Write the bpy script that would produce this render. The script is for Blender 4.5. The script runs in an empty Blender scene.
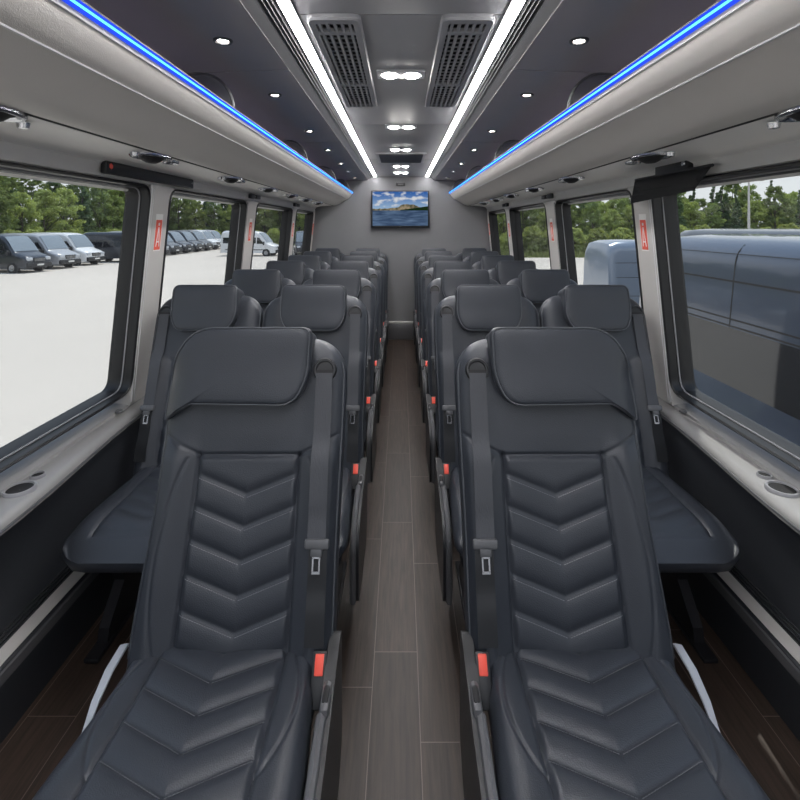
import bpy, bmesh, math, random
from mathutils import Vector, Matrix
PI = math.pi
S = bpy.context.scene
COL = S.collection
random.seed(7)
CAMH = 1.45
GROUND = -1.65

# ------------------------------------------------------------------ materials
def new_mat(name):
    m = bpy.data.materials.new(name); m.use_nodes = True
    nt = m.node_tree; nt.nodes.clear()
    out = nt.nodes.new('ShaderNodeOutputMaterial')
    return m, nt, out

def nd(nt, typ, **kw):
    n = nt.nodes.new(typ)
    for k, v in kw.items():
        if k in n.inputs: n.inputs[k].default_value = v
        else: setattr(n, k, v)
    return n

def mth(nt, op, a, b=None, c=None):
    n = nt.nodes.new('ShaderNodeMath'); n.operation = op
    for i, v in enumerate((a, b, c)):
        if v is None: continue
        if isinstance(v, (int, float)): n.inputs[i].default_value = v
        else: nt.links.new(v, n.inputs[i])
    return n.outputs[0]

def pbr(name, col, rough=.5, metal=0., bump=0., bscale=200., var=0., vscale=8., coat=0., spec=.5, emit=None, estr=0., kind='noise', stretch=None, rvar=0.):
    m, nt, out = new_mat(name); L = nt.links
    b = nd(nt, 'ShaderNodeBsdfPrincipled')
    b.inputs['Base Color'].default_value = (*col, 1); b.inputs['Roughness'].default_value = rough
    b.inputs['Metallic'].default_value = metal; b.inputs['Coat Weight'].default_value = coat
    b.inputs['Coat Roughness'].default_value = .06
    b.inputs['Specular IOR Level'].default_value = spec
    tc = nd(nt, 'ShaderNodeTexCoord')
    src = tc.outputs['Object']
    if stretch:
        mp = nd(nt, 'ShaderNodeMapping'); mp.inputs['Scale'].default_value = stretch
        L.new(src, mp.inputs['Vector']); src = mp.outputs['Vector']
    if var:
        n = nd(nt, 'ShaderNodeTexNoise'); n.inputs['Scale'].default_value = vscale; n.inputs['Detail'].default_value = 5
        L.new(src, n.inputs['Vector'])
        mr = nd(nt, 'ShaderNodeMapRange'); mr.inputs['To Min'].default_value = 1-var; mr.inputs['To Max'].default_value = 1+var
        L.new(n.outputs['Fac'], mr.inputs['Value'])
        mx = nd(nt, 'ShaderNodeVectorMath', operation='SCALE'); mx.inputs[0].default_value = col
        L.new(mr.outputs[0], mx.inputs['Scale']); L.new(mx.outputs[0], b.inputs['Base Color'])
        if rvar:
            r2 = nd(nt, 'ShaderNodeMapRange'); r2.inputs['To Min'].default_value = rough-rvar; r2.inputs['To Max'].default_value = rough+rvar
            L.new(n.outputs['Fac'], r2.inputs['Value']); L.new(r2.outputs[0], b.inputs['Roughness'])
    if bump:
        if kind == 'voro':
            n = nd(nt, 'ShaderNodeTexVoronoi'); n.inputs['Scale'].default_value = bscale; o = n.outputs['Distance']
        else:
            n = nd(nt, 'ShaderNodeTexNoise'); n.inputs['Scale'].default_value = bscale; n.inputs['Detail'].default_value = 3; o = n.outputs['Fac']
        L.new(src, n.inputs['Vector'])
        bp = nd(nt, 'ShaderNodeBump'); bp.inputs['Strength'].default_value = bump; bp.inputs['Distance'].default_value = .002
        L.new(o, bp.inputs['Height']); L.new(bp.outputs[0], b.inputs['Normal'])
    if emit:
        b.inputs['Emission Color'].default_value = (*emit, 1); b.inputs['Emission Strength'].default_value = estr
    L.new(b.outputs[0], out.inputs[0])
    return m

def emission(name, col, st):
    m, nt, out = new_mat(name)
    e = nd(nt, 'ShaderNodeEmission'); e.inputs[0].default_value = (*col, 1); e.inputs[1].default_value = st
    nt.links.new(e.outputs[0], out.inputs[0]); return m

def glassy(name, tint, gloss=.06, rough=0.0, haze=0.0):
    m, nt, out = new_mat(name); L = nt.links
    t = nd(nt, 'ShaderNodeBsdfTransparent'); t.inputs[0].default_value = (*tint, 1)
    g = nd(nt, 'ShaderNodeBsdfGlossy'); g.inputs['Roughness'].default_value = rough
    f = nd(nt, 'ShaderNodeLayerWeight'); f.inputs[0].default_value = .5
    mx = nd(nt, 'ShaderNodeMixShader')
    L.new(mth(nt, 'ADD', mth(nt, 'MULTIPLY', mth(nt, 'POWER', f.outputs['Facing'], 5.0), .32), gloss*.4), mx.inputs[0]); L.new(t.outputs[0], mx.inputs[1]); L.new(g.outputs[0], mx.inputs[2])
    L.new(mx.outputs[0], out.inputs[0])
    if haze:
        d = nd(nt, 'ShaderNodeBsdfDiffuse'); d.inputs[0].default_value = (.8, .82, .85, 1)
        m2 = nd(nt, 'ShaderNodeMixShader'); m2.inputs[0].default_value = haze
        L.new(mx.outputs[0], m2.inputs[1]); L.new(d.outputs[0], m2.inputs[2]); L.new(m2.outputs[0], out.inputs[0])
    return m

LEATHER = pbr('black_leather', (.034, .0385, .048), .40, bump=.16, bscale=420, kind='voro', var=.10, vscale=14, rvar=.05)
THREAD = pbr('grey_thread', (.16, .165, .175), .7)
PIPING = pbr('leather_piping', (.075, .08, .09), .4)
WEB = pbr('seat_belt_webbing', (.058, .061, .070), .62, bump=.5, bscale=700, stretch=(1, .12, .12))
PLASTIC = pbr('black_plastic', (.016, .017, .019), .42, bump=.08, bscale=600)
SATIN = pbr('dark_satin_plastic', (.10, .10, .105), .32)
GREYPL = pbr('grey_belt_plastic', (.10, .102, .108), .4)
CHROME = pbr('brushed_steel', (.62, .63, .65), .25, 1.)
LEVER = pbr('pale_grey_lever', (.40, .42, .45), .35)
RED = pbr('red_button', (.85, .085, .05), .4)
STEEL_DK = pbr('dark_seat_steel', (.03, .03, .034), .45, .6)
WALLGREY = pbr('grey_pillar_plastic', (.50, .485, .465), .5, bump=.08, bscale=500, var=.03)
HEADER = pbr('pale_header_plastic', (.70, .685, .66), .5, bump=.06, bscale=500, var=.02)
LEDGE = pbr('grey_ledge_plastic', (.29, .286, .28), .42, bump=.06, bscale=500, var=.03)
BACKWALL = pbr('grey_bulkhead_fabric', (.185, .185, .192), .75, bump=.15, bscale=900, var=.04)
RACKM = pbr('warm_grey_vinyl', (.62, .592, .555), .5, bump=.15, bscale=450, kind='voro', var=.03)
SOFFIT = pbr('pale_soffit_vinyl', (.88, .86, .83), .5, bump=.06, bscale=500, var=.02)
CEILC = pbr('grey_ceiling_panel', (.40, .40, .41), .58, bump=.04, bscale=500, var=.02)
CEILD = pbr('charcoal_ceiling_vinyl', (.42, .39, .385), .55, bump=.12, bscale=700, var=.05)
CEILT = pbr('grey_ceiling_trim', (.13, .13, .133), .4)
DARKPANEL = pbr('dark_wall_vinyl', (.035, .038, .045), .5, bump=.15, bscale=500, kind='voro', var=.06)
RUBBER = pbr('black_window_rubber', (.008, .008, .009), .45)
LINEW = pbr('pale_edge_trim', (.70, .70, .71), .3)
LINED = pbr('dark_seam', (.02, .02, .02), .6)
DUCT = pbr('aluminium_floor_duct', (.62, .60, .575), .35, .35, var=.06, vscale=20, stretch=(4, .5, 4))
DUCTDK = pbr('dark_duct_face', (.025, .027, .032), .4)
LED = emission('white_led_diffuser', (1, .985, 1), 38.0)
LENS = emission('downlight_lens', (1, .93, .84), 60.0)
DOME = emission('dome_light_lens', (1, .97, .92), 60.0)
BLUE = emission('blue_led_core', (.07, .42, 1.0), 3.0)
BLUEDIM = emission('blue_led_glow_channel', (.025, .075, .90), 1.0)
GLASS = glassy('window_glass', (.80, .812, .805), .05, haze=.02)
SMOKE = glassy('smoked_visor', (.10, .10, .11), .04, haze=.03)
FROST = glassy('frosted_divider', (.55, .56, .58), .05, haze=.10)
VENT = pbr('grey_vent_plastic', (.42, .42, .43), .4)
VENTDK = pbr('vent_cavity', (.012, .012, .013), .7)
GROOVE = pbr('dark_groove_plastic', (.05, .05, .052), .4)
BEAD = pbr('grey_window_bead', (.30, .30, .31), .35)
WHITEST = pbr('white_sticker', (.75, .74, .72), .5)
REDST = pbr('red_sticker', (.72, .10, .06), .5)

def wood_floor():
    m, nt, out = new_mat('dark_wood_planks'); L = nt.links
    tc = nd(nt, 'ShaderNodeTexCoord'); sp = nd(nt, 'ShaderNodeSeparateXYZ'); L.new(tc.outputs['Object'], sp.inputs[0])
    xr = mth(nt, 'DIVIDE', mth(nt, 'ADD', sp.outputs[0], .235+1.45), .145)
    row = mth(nt, 'FLOOR', xr); r0 = mth(nt, 'SUBTRACT', row, 10.0)
    off = mth(nt, 'ADD', mth(nt, 'ADD', mth(nt, 'MULTIPLY', r0, -.0375), mth(nt, 'MULTIPLY', mth(nt, 'MULTIPLY', r0, r0), .2125)), .111)
    yr = mth(nt, 'SUBTRACT', mth(nt, 'DIVIDE', sp.outputs[1], .70), off)
    fx = mth(nt, 'FRACT', xr); fy = mth(nt, 'FRACT', yr); pl = mth(nt, 'FLOOR', yr)
    ex = mth(nt, 'MULTIPLY', mth(nt, 'MINIMUM', fx, mth(nt, 'SUBTRACT', 1, fx)), .145)
    ey = mth(nt, 'MULTIPLY', mth(nt, 'MINIMUM', fy, mth(nt, 'SUBTRACT', 1, fy)), .70)
    seam = mth(nt, 'LESS_THAN', mth(nt, 'MINIMUM', ex, ey), .0011)
    cb = nd(nt, 'ShaderNodeCombineXYZ'); L.new(row, cb.inputs[0]); L.new(pl, cb.inputs[1])
    wn = nd(nt, 'ShaderNodeTexWhiteNoise'); L.new(cb.outputs[0], wn.inputs['Vector'])
    mp = nd(nt, 'ShaderNodeMapping'); mp.inputs['Scale'].default_value = (38, 2.2, 1)
    va = nd(nt, 'ShaderNodeVectorMath', operation='ADD'); L.new(tc.outputs['Object'], va.inputs[0]); L.new(wn.outputs['Color'], va.inputs[1])
    L.new(va.outputs[0], mp.inputs['Vector'])
    n = nd(nt, 'ShaderNodeTexNoise'); n.inputs['Scale'].default_value = 2.6; n.inputs['Detail'].default_value = 7; n.inputs['Roughness'].default_value = .65
    n.inputs['Distortion'].default_value = .5
    L.new(mp.outputs[0], n.inputs['Vector'])
    cr = nd(nt, 'ShaderNodeValToRGB'); e = cr.color_ramp.elements
    e[0].position = .3; e[0].color = (.022, .0145, .0105, 1); e[1].position = .72; e[1].color = (.070, .048, .0365, 1)
    L.new(n.outputs['Fac'], cr.inputs[0])
    mr = nd(nt, 'ShaderNodeMapRange'); mr.inputs['To Min'].default_value = .78; mr.inputs['To Max'].default_value = 1.15
    L.new(wn.outputs['Value'], mr.inputs['Value'])
    sc = nd(nt, 'ShaderNodeVectorMath', operation='SCALE'); L.new(cr.outputs[0], sc.inputs[0]); L.new(mr.outputs[0], sc.inputs['Scale'])
    mx = nd(nt, 'ShaderNodeMix', data_type='RGBA'); L.new(seam, mx.inputs[0]); L.new(sc.outputs[0], mx.inputs[6]); mx.inputs[7].default_value = (.17, .135, .115, 1)
    b = nd(nt, 'ShaderNodeBsdfPrincipled'); b.inputs['Roughness'].default_value = .45
    L.new(mx.outputs[2], b.inputs['Base Color'])
    bp = nd(nt, 'ShaderNodeBump'); bp.inputs['Strength'].default_value = .12; bp.inputs['Distance'].default_value = .001
    L.new(n.outputs['Fac'], bp.inputs['Height']); L.new(bp.outputs[0], b.inputs['Normal'])
    L.new(b.outputs[0], out.inputs[0]); return m
WOOD = wood_floor()

# ------------------------------------------------------------------ mesh helpers
class MB:
    def __init__(s): s.v = []; s.f = []
    def add(s, verts, faces):
        o = len(s.v); s.v += [tuple(v) for v in verts]; s.f += [tuple(i+o for i in f) for f in faces]; return s
    def box(s, a, b):
        (x0, y0, z0), (x1, y1, z1) = a, b
        return s.add([(x0,y0,z0),(x1,y0,z0),(x1,y1,z0),(x0,y1,z0),(x0,y0,z1),(x1,y0,z1),(x1,y1,z1),(x0,y1,z1)],
              [(3,2,1,0),(4,5,6,7),(0,1,5,4),(1,2,6,5),(2,3,7,6),(3,0,4,7)])
    def rbox(s, a, b, r=.005, seg=2, mat=None):
        bm = bmesh.new(); bmesh.ops.create_cube(bm, size=1)
        for v in bm.verts:
            v.co = Vector([(a[i]+b[i])/2 + v.co[i]*(b[i]-a[i]) for i in range(3)])
        bmesh.ops.bevel(bm, geom=bm.edges[:], offset=r, segments=seg, affect='EDGES', profile=.5)
        bm.verts.index_update()
        vs = [v.co.copy() for v in bm.verts]
        if mat: vs = [mat @ v for v in vs]
        s.add(vs, [[v.index for v in f.verts] for f in bm.faces]); bm.free(); return s
    def loft(s, rings, closed=True, caps=True):
        n = len(rings[0]); o = []
        for r in rings: o += list(r)
        f = []
        for i in range(len(rings)-1):
            for j in range(n if closed else n-1):
                k = (j+1) % n
                f.append((i*n+j, i*n+k, (i+1)*n+k, (i+1)*n+j))
        if caps and closed:
            f.append(tuple(range(n-1, -1, -1))); f.append(tuple((len(rings)-1)*n+j for j in range(n)))
        return s.add(o, f)
    def tube(s, pts, r, seg=10, closed=False):
        pts = [Vector(p) for p in pts]; rings = []; n = len(pts); up = None
        for i, p in enumerate(pts):
            if closed: t = pts[(i+1) % n]-pts[i-1]
            else: t = pts[min(i+1, n-1)]-pts[max(i-1, 0)]
            t.normalize()
            if up is None:
                up = Vector((0, 0, 1)) if abs(t.z) < .9 else Vector((1, 0, 0))
            a = t.cross(up); a.normalize(); b = a.cross(t); up = b
            rr = r[i] if isinstance(r, (list, tuple)) else r
            rings.append([p+a*rr*math.cos(2*PI*k/seg)+b*rr*math.sin(2*PI*k/seg) for k in range(seg)])
        if closed:
            rings.append(rings[0]); return s.loft(rings, True, False)
        return s.loft(rings, True, True)
    def prism(s, poly, fn0, fn1):
        """poly of 2D points; fn0/fn1 map them to the two end faces"""
        n = len(poly)
        return s.add([fn0(p) for p in poly]+[fn1(p) for p in poly],
                     [tuple(range(n-1, -1, -1)), tuple(range(n, 2*n))]+[(i, (i+1) % n, n+(i+1) % n, n+i) for i in range(n)])
    def lathe(s, prof, seg=24, mat=None):
        vs = []; f = []; n = len(prof)
        for k in range(seg):
            a = 2*PI*k/seg
            for r, z in prof:
                p = Vector((r*math.cos(a), r*math.sin(a), z)); vs.append(mat @ p if mat else p)
        for k in range(seg):
            k2 = (k+1) % seg
            for i in range(n-1): f.append((k*n+i, k2*n+i, k2*n+i+1, k*n+i+1))
        s.add(vs, f); return s
    def build(s, name, mat, parent=None, smooth=True, ang=35, flip=False, recalc=True):
        me = bpy.data.meshes.new(name)
        vs = [(-x, y, z) for x, y, z in s.v] if flip else s.v
        me.from_pydata(vs, [], s.f)
        bm = bmesh.new(); bm.from_mesh(me)
        bmesh.ops.remove_doubles(bm, verts=bm.verts[:], dist=1e-6)
        if recalc: bmesh.ops.recalc_face_normals(bm, faces=bm.faces[:])
        bm.to_mesh(me); bm.free()
        if smooth:
            me.polygons.foreach_set('use_smooth', [True]*len(me.polygons)); me.set_sharp_from_angle(angle=math.radians(ang))
        me.materials.append(mat)
        o = bpy.data.objects.new(name, me); COL.objects.link(o)
        if parent: o.parent = parent
        return o

def thing(name, label, cat, loc=(0, 0, 0), group=None, rz=0):
    o = bpy.data.objects.new(name, None); COL.objects.link(o); o.location = loc; o.rotation_euler = (0, 0, rz)
    o.empty_display_size = .1
    return tag(o, label, cat, group)
def tag(o, label, cat, group=None, kind=None):
    o['label'] = label; o['category'] = cat
    if group: o['group'] = group
    if kind: o['kind'] = kind
    return o
def struct(o, label=None, cat=None):
    o['kind'] = 'structure'
    if label: o['label'] = label
    if cat: o['category'] = cat
    return o
KIDS = {}
def copy_tree(o, parent=None):
    c = o.copy(); COL.objects.link(c)
    if parent: c.parent = parent
    for ch in [q for q in COL.objects if q.parent == o]: copy_tree(ch, c)
    return c
def sst(a, b, x):
    t = max(0., min(1., (x-a)/(b-a))); return t*t*(3-2*t)
def rot_to(n):
    return Vector(n).to_track_quat('Z', 'Y').to_matrix().to_4x4()
def round_poly(pts, rads, seg=6):
    out = []; n = len(pts)
    for i in range(n):
        p = Vector(pts[i]); a = (Vector(pts[i-1])-p); b = (Vector(pts[(i+1) % n])-p)
        r = min(rads[i], a.length*.49, b.length*.49) if rads[i] else 0
        if not r: out.append(tuple(p)); continue
        a = a.normalized()*r; b = b.normalized()*r
        for k in range(seg+1):
            t = k/seg; out.append(tuple(p+a*(1-t)**2+b*t**2))
    return out

# ------------------------------------------------------------------ camera, world, sun
cam = bpy.data.cameras.new('camera'); co = bpy.data.objects.new('camera', cam); COL.objects.link(co)
cam.sensor_width = 36; cam.lens = 36*470/800; cam.shift_y = -174/800; cam.shift_x = -1/800
cam.clip_start = .05; cam.clip_end = 600
co.location = (0, 0, CAMH); co.rotation_euler = (PI/2, 0, 0); S.camera = co

w = bpy.data.worlds.new('sky'); S.world = w; w.use_nodes = True
nt = w.node_tree; nt.nodes.clear()
tc = nt.nodes.new('ShaderNodeTexCoord'); sp = nt.nodes.new('ShaderNodeSeparateXYZ'); nt.links.new(tc.outputs['Generated'], sp.inputs[0])
cr = nt.nodes.new('ShaderNodeValToRGB'); e = cr.color_ramp.elements
e[0].position = 0; e[0].color = (.90, .92, .95, 1); e[1].position = .75; e[1].color = (.45, .60, .86, 1)
q = e.new(.16); q.color = (.86, .90, .96, 1)
nt.links.new(sp.outputs[2], cr.inputs[0])
bg = nt.nodes.new('ShaderNodeBackground'); bg.inputs[1].default_value = 1.15; nt.links.new(cr.outputs[0], bg.inputs[0])
wo = nt.nodes.new('ShaderNodeOutputWorld'); nt.links.new(bg.outputs[0], wo.inputs[0])
sl = bpy.data.lights.new('sun', 'SUN'); sl.energy = 3.9; sl.angle = .009; sl.color = (1, .96, .9)
so = bpy.data.objects.new('sun', sl); COL.objects.link(so); so.location = (6, 10, 30)
so.rotation_euler = Vector((-.205, -.61, -1.63)).to_track_quat('-Z', 'Y').to_euler()

vs = S.view_settings; S.display_settings.display_device = 'sRGB'
vs.view_transform = 'Standard'; vs.look = 'None'; vs.gamma = 1; vs.exposure = .28; vs.use_curve_mapping = False

# ------------------------------------------------------------------ bus shell
YF, YB = -1.35, 6.05           # front and rear ends of the cabin
def xg(h): return 1.28-.098*(h-.71)          # tilted glass plane
def xi(h): return xg(h)-.085                  # inner face of the pillars
SILL, HEAD = .715, 1.63

struct(MB().box((-1.13, YF, -.05), (1.13, YB, 0)).build('floor', WOOD, smooth=False))

def side_profile(name, prof, mat, sgn, y0=YF, y1=YB, steps=1, xoff=None, th=None):
    """open profile of (x, h) extruded along the bus"""
    rings = []
    for i in range(steps+1):
        y = y0+(y1-y0)*i/steps
        rings.append([(sgn*(x-(xoff(y)*wt if xoff else 0)), y, h) for x, h, wt in prof])
    return MB().loft(rings, closed=False, caps=False).build(name, mat, ang=50)

# window layout along the bus
WINS = [(-1.0, 2.08), (2.25, 3.37), (3.60, 4.78), (4.97, 5.93)]
PILL = [(YF, -1.0), (2.08, 2.25), (3.37, 3.60), (4.78, 4.97), (5.93, YB)]
def bulge(y):                                    # ledge swells inward beside the front rows
    return .060*(1-sst(1.25, 2.06, y))
wn = 0; tn = 0
for side, sgn in (('left', -1), ('right', 1)):
    # lower wall: floor duct, dark panel
    o = side_profile('wall_'+side, [(1.2, .0, 0), (1.2, .26, 0), (1.185, .40, 0), (1.172, .56, .5), (1.165, .61, 1)], DARKPANEL, sgn, steps=40, xoff=bulge)
    struct(o)
    # a vertical welt in the dark panel at the row-two seat
    pts = [(sgn*(1.178-.05*k/10-.02*math.sin(k*.3)-bulge(1.72)*(.5 if k > 7 else 0)), 1.72-.14*(k/10)**2+.16, .40+.2*k/10) for k in range(11)]
    # floor duct
    d = MB()
    d.loft([[(sgn*x, y, h) for x, h in ((1.20, 0), (1.12, 0), (1.12, .205), (1.128, .212), (1.20, .232))] for y in (YF, YB)])
    bb = d.build('baseboard_'+side, DUCTDK, ang=30); struct(bb)
    d = MB()
    d.loft([[(sgn*x, y, h) for x, h in ((1.126, .2125), (1.1235, .216), (1.158, .2285), (1.160, .222))] for y in (YF, YB)])
    d.build('duct_cover', DUCT, bb, ang=30)
    d = MB()
    d.loft([[(sgn*x, y, h) for x, h in ((1.116, .165), (1.116, .196), (1.1225, .205), (1.1225, .165))] for y in (YF, YB)])
    d.build('duct_nosing', SATIN, bb, ang=30)
    d = MB()
    for x in (1.168, 1.180, 1.192):
        d.tube([(sgn*x, YF, .2335-(1.2-x)*.1), (sgn*x, YB, .2335-(1.2-x)*.1)], .0028, 6)
    d.build('duct_rib', CHROME, bb)
    # ledge under the windows
    tn += 1
    prof = [(1.165, .605, 1), (1.150, .605, 1), (1.150, .625, 1), (1.160, .639, 1), (1.172, .645, 1), (1.200, .6475, .4), (1.2065, .648, .25), (1.2085, .6585, .2), (1.225, .662, .0), (1.30, .668, 0), (1.30, .60, 0)]
    lo = side_profile('trim_%d' % tn, prof, LEDGE, sgn, steps=60, xoff=bulge); struct(lo)
    d = MB(); d.tube([(sgn*(1.147-bulge(y)), y, .618) for y in [YF+(YB-YF)*k/70 for k in range(71)]], .0035, 6)
    d.build('ledge_piping', SATIN, lo)
    # cup holders let into the ledge
    for nm, cx, cy, r in (('cup_holder', 1.160, 1.43, .042), ('pen_cup', 1.166, 1.508, .021)):
        m4 = Matrix.Translation((sgn*cx, cy, .6475))
        ring = MB().lathe([(r*.82, -.03), (r*.82, .004), (r*.86, .008), (r*.98, .008), (r*1.06, .001), (r*1.06, -.03)], 36, m4).build(nm, BEAD, lo)
        MB().lathe([(.0005, .001), (r*.4, .001), (r*.825, .003), (r*.825, -.005)], 36, m4).build('cup_well', VENTDK, ring)
    m4 = Matrix.Translation((sgn*1.20, 2.0, .662))
    MB().lathe([(.0005, .006), (.012, .006), (.016, .002), (.016, -.003)], 20, m4).build('screw_cap', GREYPL, lo)
    # header above the windows
    tn += 1
    prof = [(1.19, 1.60, 0), (xi(1.635), 1.635, 0), (1.108, 1.662, 0), (1.09, 1.69, 0), (1.088, 1.73, 0)]
    struct(side_profile('trim_%d' % tn, prof, HEADER, sgn))
    # pillars
    for k, (a, b) in enumerate(PILL):
        tn += 1
        fl = .045 if k in (1, 2, 3) else 0
        poly = round_poly([(a, .655), (b, .655), (b, 1.50), (b+fl, 1.64), (a, 1.64)], [0, 0, .10, .0, 0])
        m = MB()
        m.prism(poly, lambda p: (sgn*xi(p[1]), p[0], p[1]), lambda p: (sgn*(xi(p[1])+.10), p[0], p[1]))
        po = m.build('trim_%d' % tn, WALLGREY, ang=30); struct(po)
        if k in (1, 2, 3):
            g = MB(); g.tube([(sgn*(xi(h)-.001), a+.006, h) for h in (.67, 1.0, 1.3, 1.62)], .0035, 6)
            g.tube([(sgn*(xi(h)-.001), a+.026, h) for h in (.67, 1.0, 1.3, 1.62)], .002, 6)
            g.build('edge_strip', LINEW if k == 1 else SATIN, po)
    # windows: rubber frame and glass
    for k, (a, b) in enumerate(WINS):
        wn += 1
        def rr(o_, h0=SILL, h1=HEAD, a=a, b=b, r=.07):
            p = round_poly([(a-o_, h0-o_), (b+o_, h0-o_), (b+o_, h1+o_), (a-o_, h1+o_)], [max(r+o_, .005)]*4, 8); return p
        levels = [(0.0, .088), (-.006, .092), (-.011, .085), (-.012, .05), (-.019, .044), (-.022, .03), (-.022, -.012)]
        rings = [[(sgn*(xg(h)-dx), y, h) for y, h in rr(o_)] for o_, dx in [(0.0, -.012)]+levels]
        wo_ = MB().loft(rings, True, False).build('window_%d' % wn, RUBBER, ang=30); struct(wo_)
        gp = [(sgn*(xg(h)-.0), y, h) for y, h in rr(-.020)]
        gq = [(sgn*(xg(h)+.005), y, h) for y, h in rr(-.020)]
        MB().loft([gp, gq], True, True).build('glass_pane', GLASS, wo_, smooth=False)
        rings = [[(sgn*(xg(h)-dx), y, h) for y, h in rr(o_)] for o_, dx in [(-.0125, .0455), (-.0125, .0495), (-.0175, .0495), (-.0175, .0455)]]
        rings.append(rings[0])
        if k < 2: MB().loft(rings, True, False).build('chrome_bead', BEAD, wo_, ang=30)
    # outer skin keeps daylight out of the wall gaps
    tn += 1
    struct(side_profile('trim_%d' % tn, [(1.215, 1.62, 0), (1.20, 1.80, 0), (1.12, 2.06, 0), (.8, 2.20, 0), (0, 2.24, 0)], RUBBER, sgn, YF-.02, YB+.05))
    tn += 1
    struct(side_profile('trim_%d' % tn, [(1.302, .69, 0), (1.305, .2, 0), (1.30, -.9, 0)], RUBBER, sgn, YF-.02, YB+.05))

# rear bulkhead and front end (behind the viewer)
tn += 1
m = MB()
poly = [(-1.30, -.05), (1.30, -.05), (1.30, .7), (1.19, 1.66), (1.0, 2.14), (-1.0, 2.14), (-1.19, 1.66), (-1.30, .7)]
m.prism(poly, lambda p: (p[0], YB, p[1]), lambda p: (p[0], YB+.05, p[1]))
struct(m.build('wall_back', BACKWALL, smooth=False))
struct(MB().rbox((-.5, YB-.06, 0), (.5, YB, .20), .012).build('baseboard_back', SATIN))
tn += 1
struct(MB().tube([(-.5, YB-.02, .215), (.5, YB-.02, .215)], .016, 10).build('trim_%d' % tn, WALLGREY))
struct(MB().box((-1.30, YF-.05, -.05), (1.30, YF, .75)).box((-1.25, YF-.05, 1.85), (1.25, YF, 2.2)).build('wall_front', BACKWALL, smooth=False))

# ceiling: centre panel with cross seams, charcoal side panels, trims
m = MB()
ys = [YF, .25, 1.42, 2.96, 4.5, YB]
for a, b in zip(ys, ys[1:]):
    m.rbox((-.335, a+.0015, 2.088), (.335, b-.0015, 2.11), .004)
cl = struct(m.build('ceiling', CEILC))
MB().box((-.34, YF, 2.106), (.34, YB, 2.13)).build('ceiling_backing', LINED, cl, smooth=False)
for side, sgn in (('left', -1), ('right', 1)):
    tn += 1
    ysd = [YF, .28, 1.78, 3.29, 4.80, YB]; m = MB()
    prof = [(.425, 2.044), (.50, 2.0385), (.70, 2.033), (.85, 2.02), (.97, 1.985), (1.05, 1.92), (1.09, 1.86), (1.10, 1.80)]
    for a, b in zip(ysd, ysd[1:]):
        m.loft([[(sgn*x, y, h) for x, h in prof]+[(sgn*(x+.01), y, h+.02) for x, h in prof[::-1]] for y in (a+.004, b-.004)])
    p = struct(m.build('trim_%d' % tn, CEILD, ang=40))
    tn += 1
    m = MB()
    m.loft([[(sgn*x, y, h) for x, h in ((.392, 2.066), (.427, 2.046), (.430, 2.06), (.40, 2.09))] for y in (YF, YB)])
    p = struct(m.build('trim_%d' % tn, CEILT, ang=30))
    g = MB(); g.loft([[(sgn*x, y, h) for x, h in ((.352, 2.0895), (.356, 2.0875), (.392, 2.067), (.396, 2.08), (.36, 2.11))] for y in (YF, YB)])
    g.build('groove_bed', GROOVE, p, ang=30)
    g = MB()
    for x in (.364, .374, .384):
        h = 2.0865-(x-.356)*.0205/.036
        g.tube([(sgn*x, YF, h), (sgn*x, YB, h)], .0026, 6)
    g.build('track_groove', LINED, p)

def strip(name, label, cat, sgn):
    t = thing(name, label, cat, (sgn*.332, 2.35, 2.085), 'white ceiling light strips')
    MB().rbox((-.017, -3.65, -.003), (.017, 3.66, .004), .002).build('diffuser', LED, t)
    MB().box((-.022, -3.66, .0), (-.0172, 3.67, .006)).box((.0172, -3.66, 0), (.022, 3.67, .006)).build('housing', LINED, t, smooth=False)
strip('ceiling_light_strip', 'long white light strip on the ceiling above the left seats', 'ceiling light', -1)
strip('ceiling_light_strip', 'long white light strip on the ceiling above the right seats', 'ceiling light', 1)
# downlights in the charcoal panels
ordn = ['nearest', 'second', 'third', 'fourth', 'fifth', 'sixth', 'farthest']
DY = [1.486, 2.10, 2.90, 3.62, 4.40, 5.04, 5.70]
def downlight():
    t = thing('downlight', '', 'ceiling light', group='round ceiling downlights')
    MB().lathe([(.030, .004), (.030, -.002), (.027, -.005), (.020, -.004), (.0165, .001)], 24).build('bezel', SATIN, t)
    MB().lathe([(.0002, -.0015), (.010, -.001), (.017, .001)], 24).build('lens', LENS, t)
    return t
dl0 = downlight(); first = True
for side, sgn in (('left', -1), ('right', 1)):
    for k, y in enumerate(DY):
        t = dl0 if first else copy_tree(dl0); first = False
        t.location = (sgn*.563, y, 2.0355); t.rotation_euler = (0, sgn*math.radians(1.5), 0)
        t['label'] = 'small round lit downlight in the dark %s ceiling panel, %s along the aisle' % (side, ordn[k])

# centre dome lights
def dome():
    t = thing('dome_light', '', 'ceiling light', group='dome lights along the ceiling')
    MB().rbox((-.10, -.05, -.006), (.10, .05, .004), .004).build('base_plate', LINEW, t)
    for s in (-1, 1):
        MB().lathe([(.0003, -.016), (.022, -.014), (.036, -.006)], 20, Matrix.Translation((s*.046, 0, 0))).build('lens', DOME, t)
    return t
dm = dome()
for k, y in enumerate((1.96, 2.99, 3.88, 4.95, 5.55)):
    t = dm if k == 0 else copy_tree(dm)
    t.location = (0, y, 2.0835); t['label'] = 'bright white dome light in the middle of the ceiling, %s' % ['nearest, between the air vents', 'just past the air vents', 'before the small dark grille', 'second from the rear wall', 'closest to the rear wall'][k]

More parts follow.
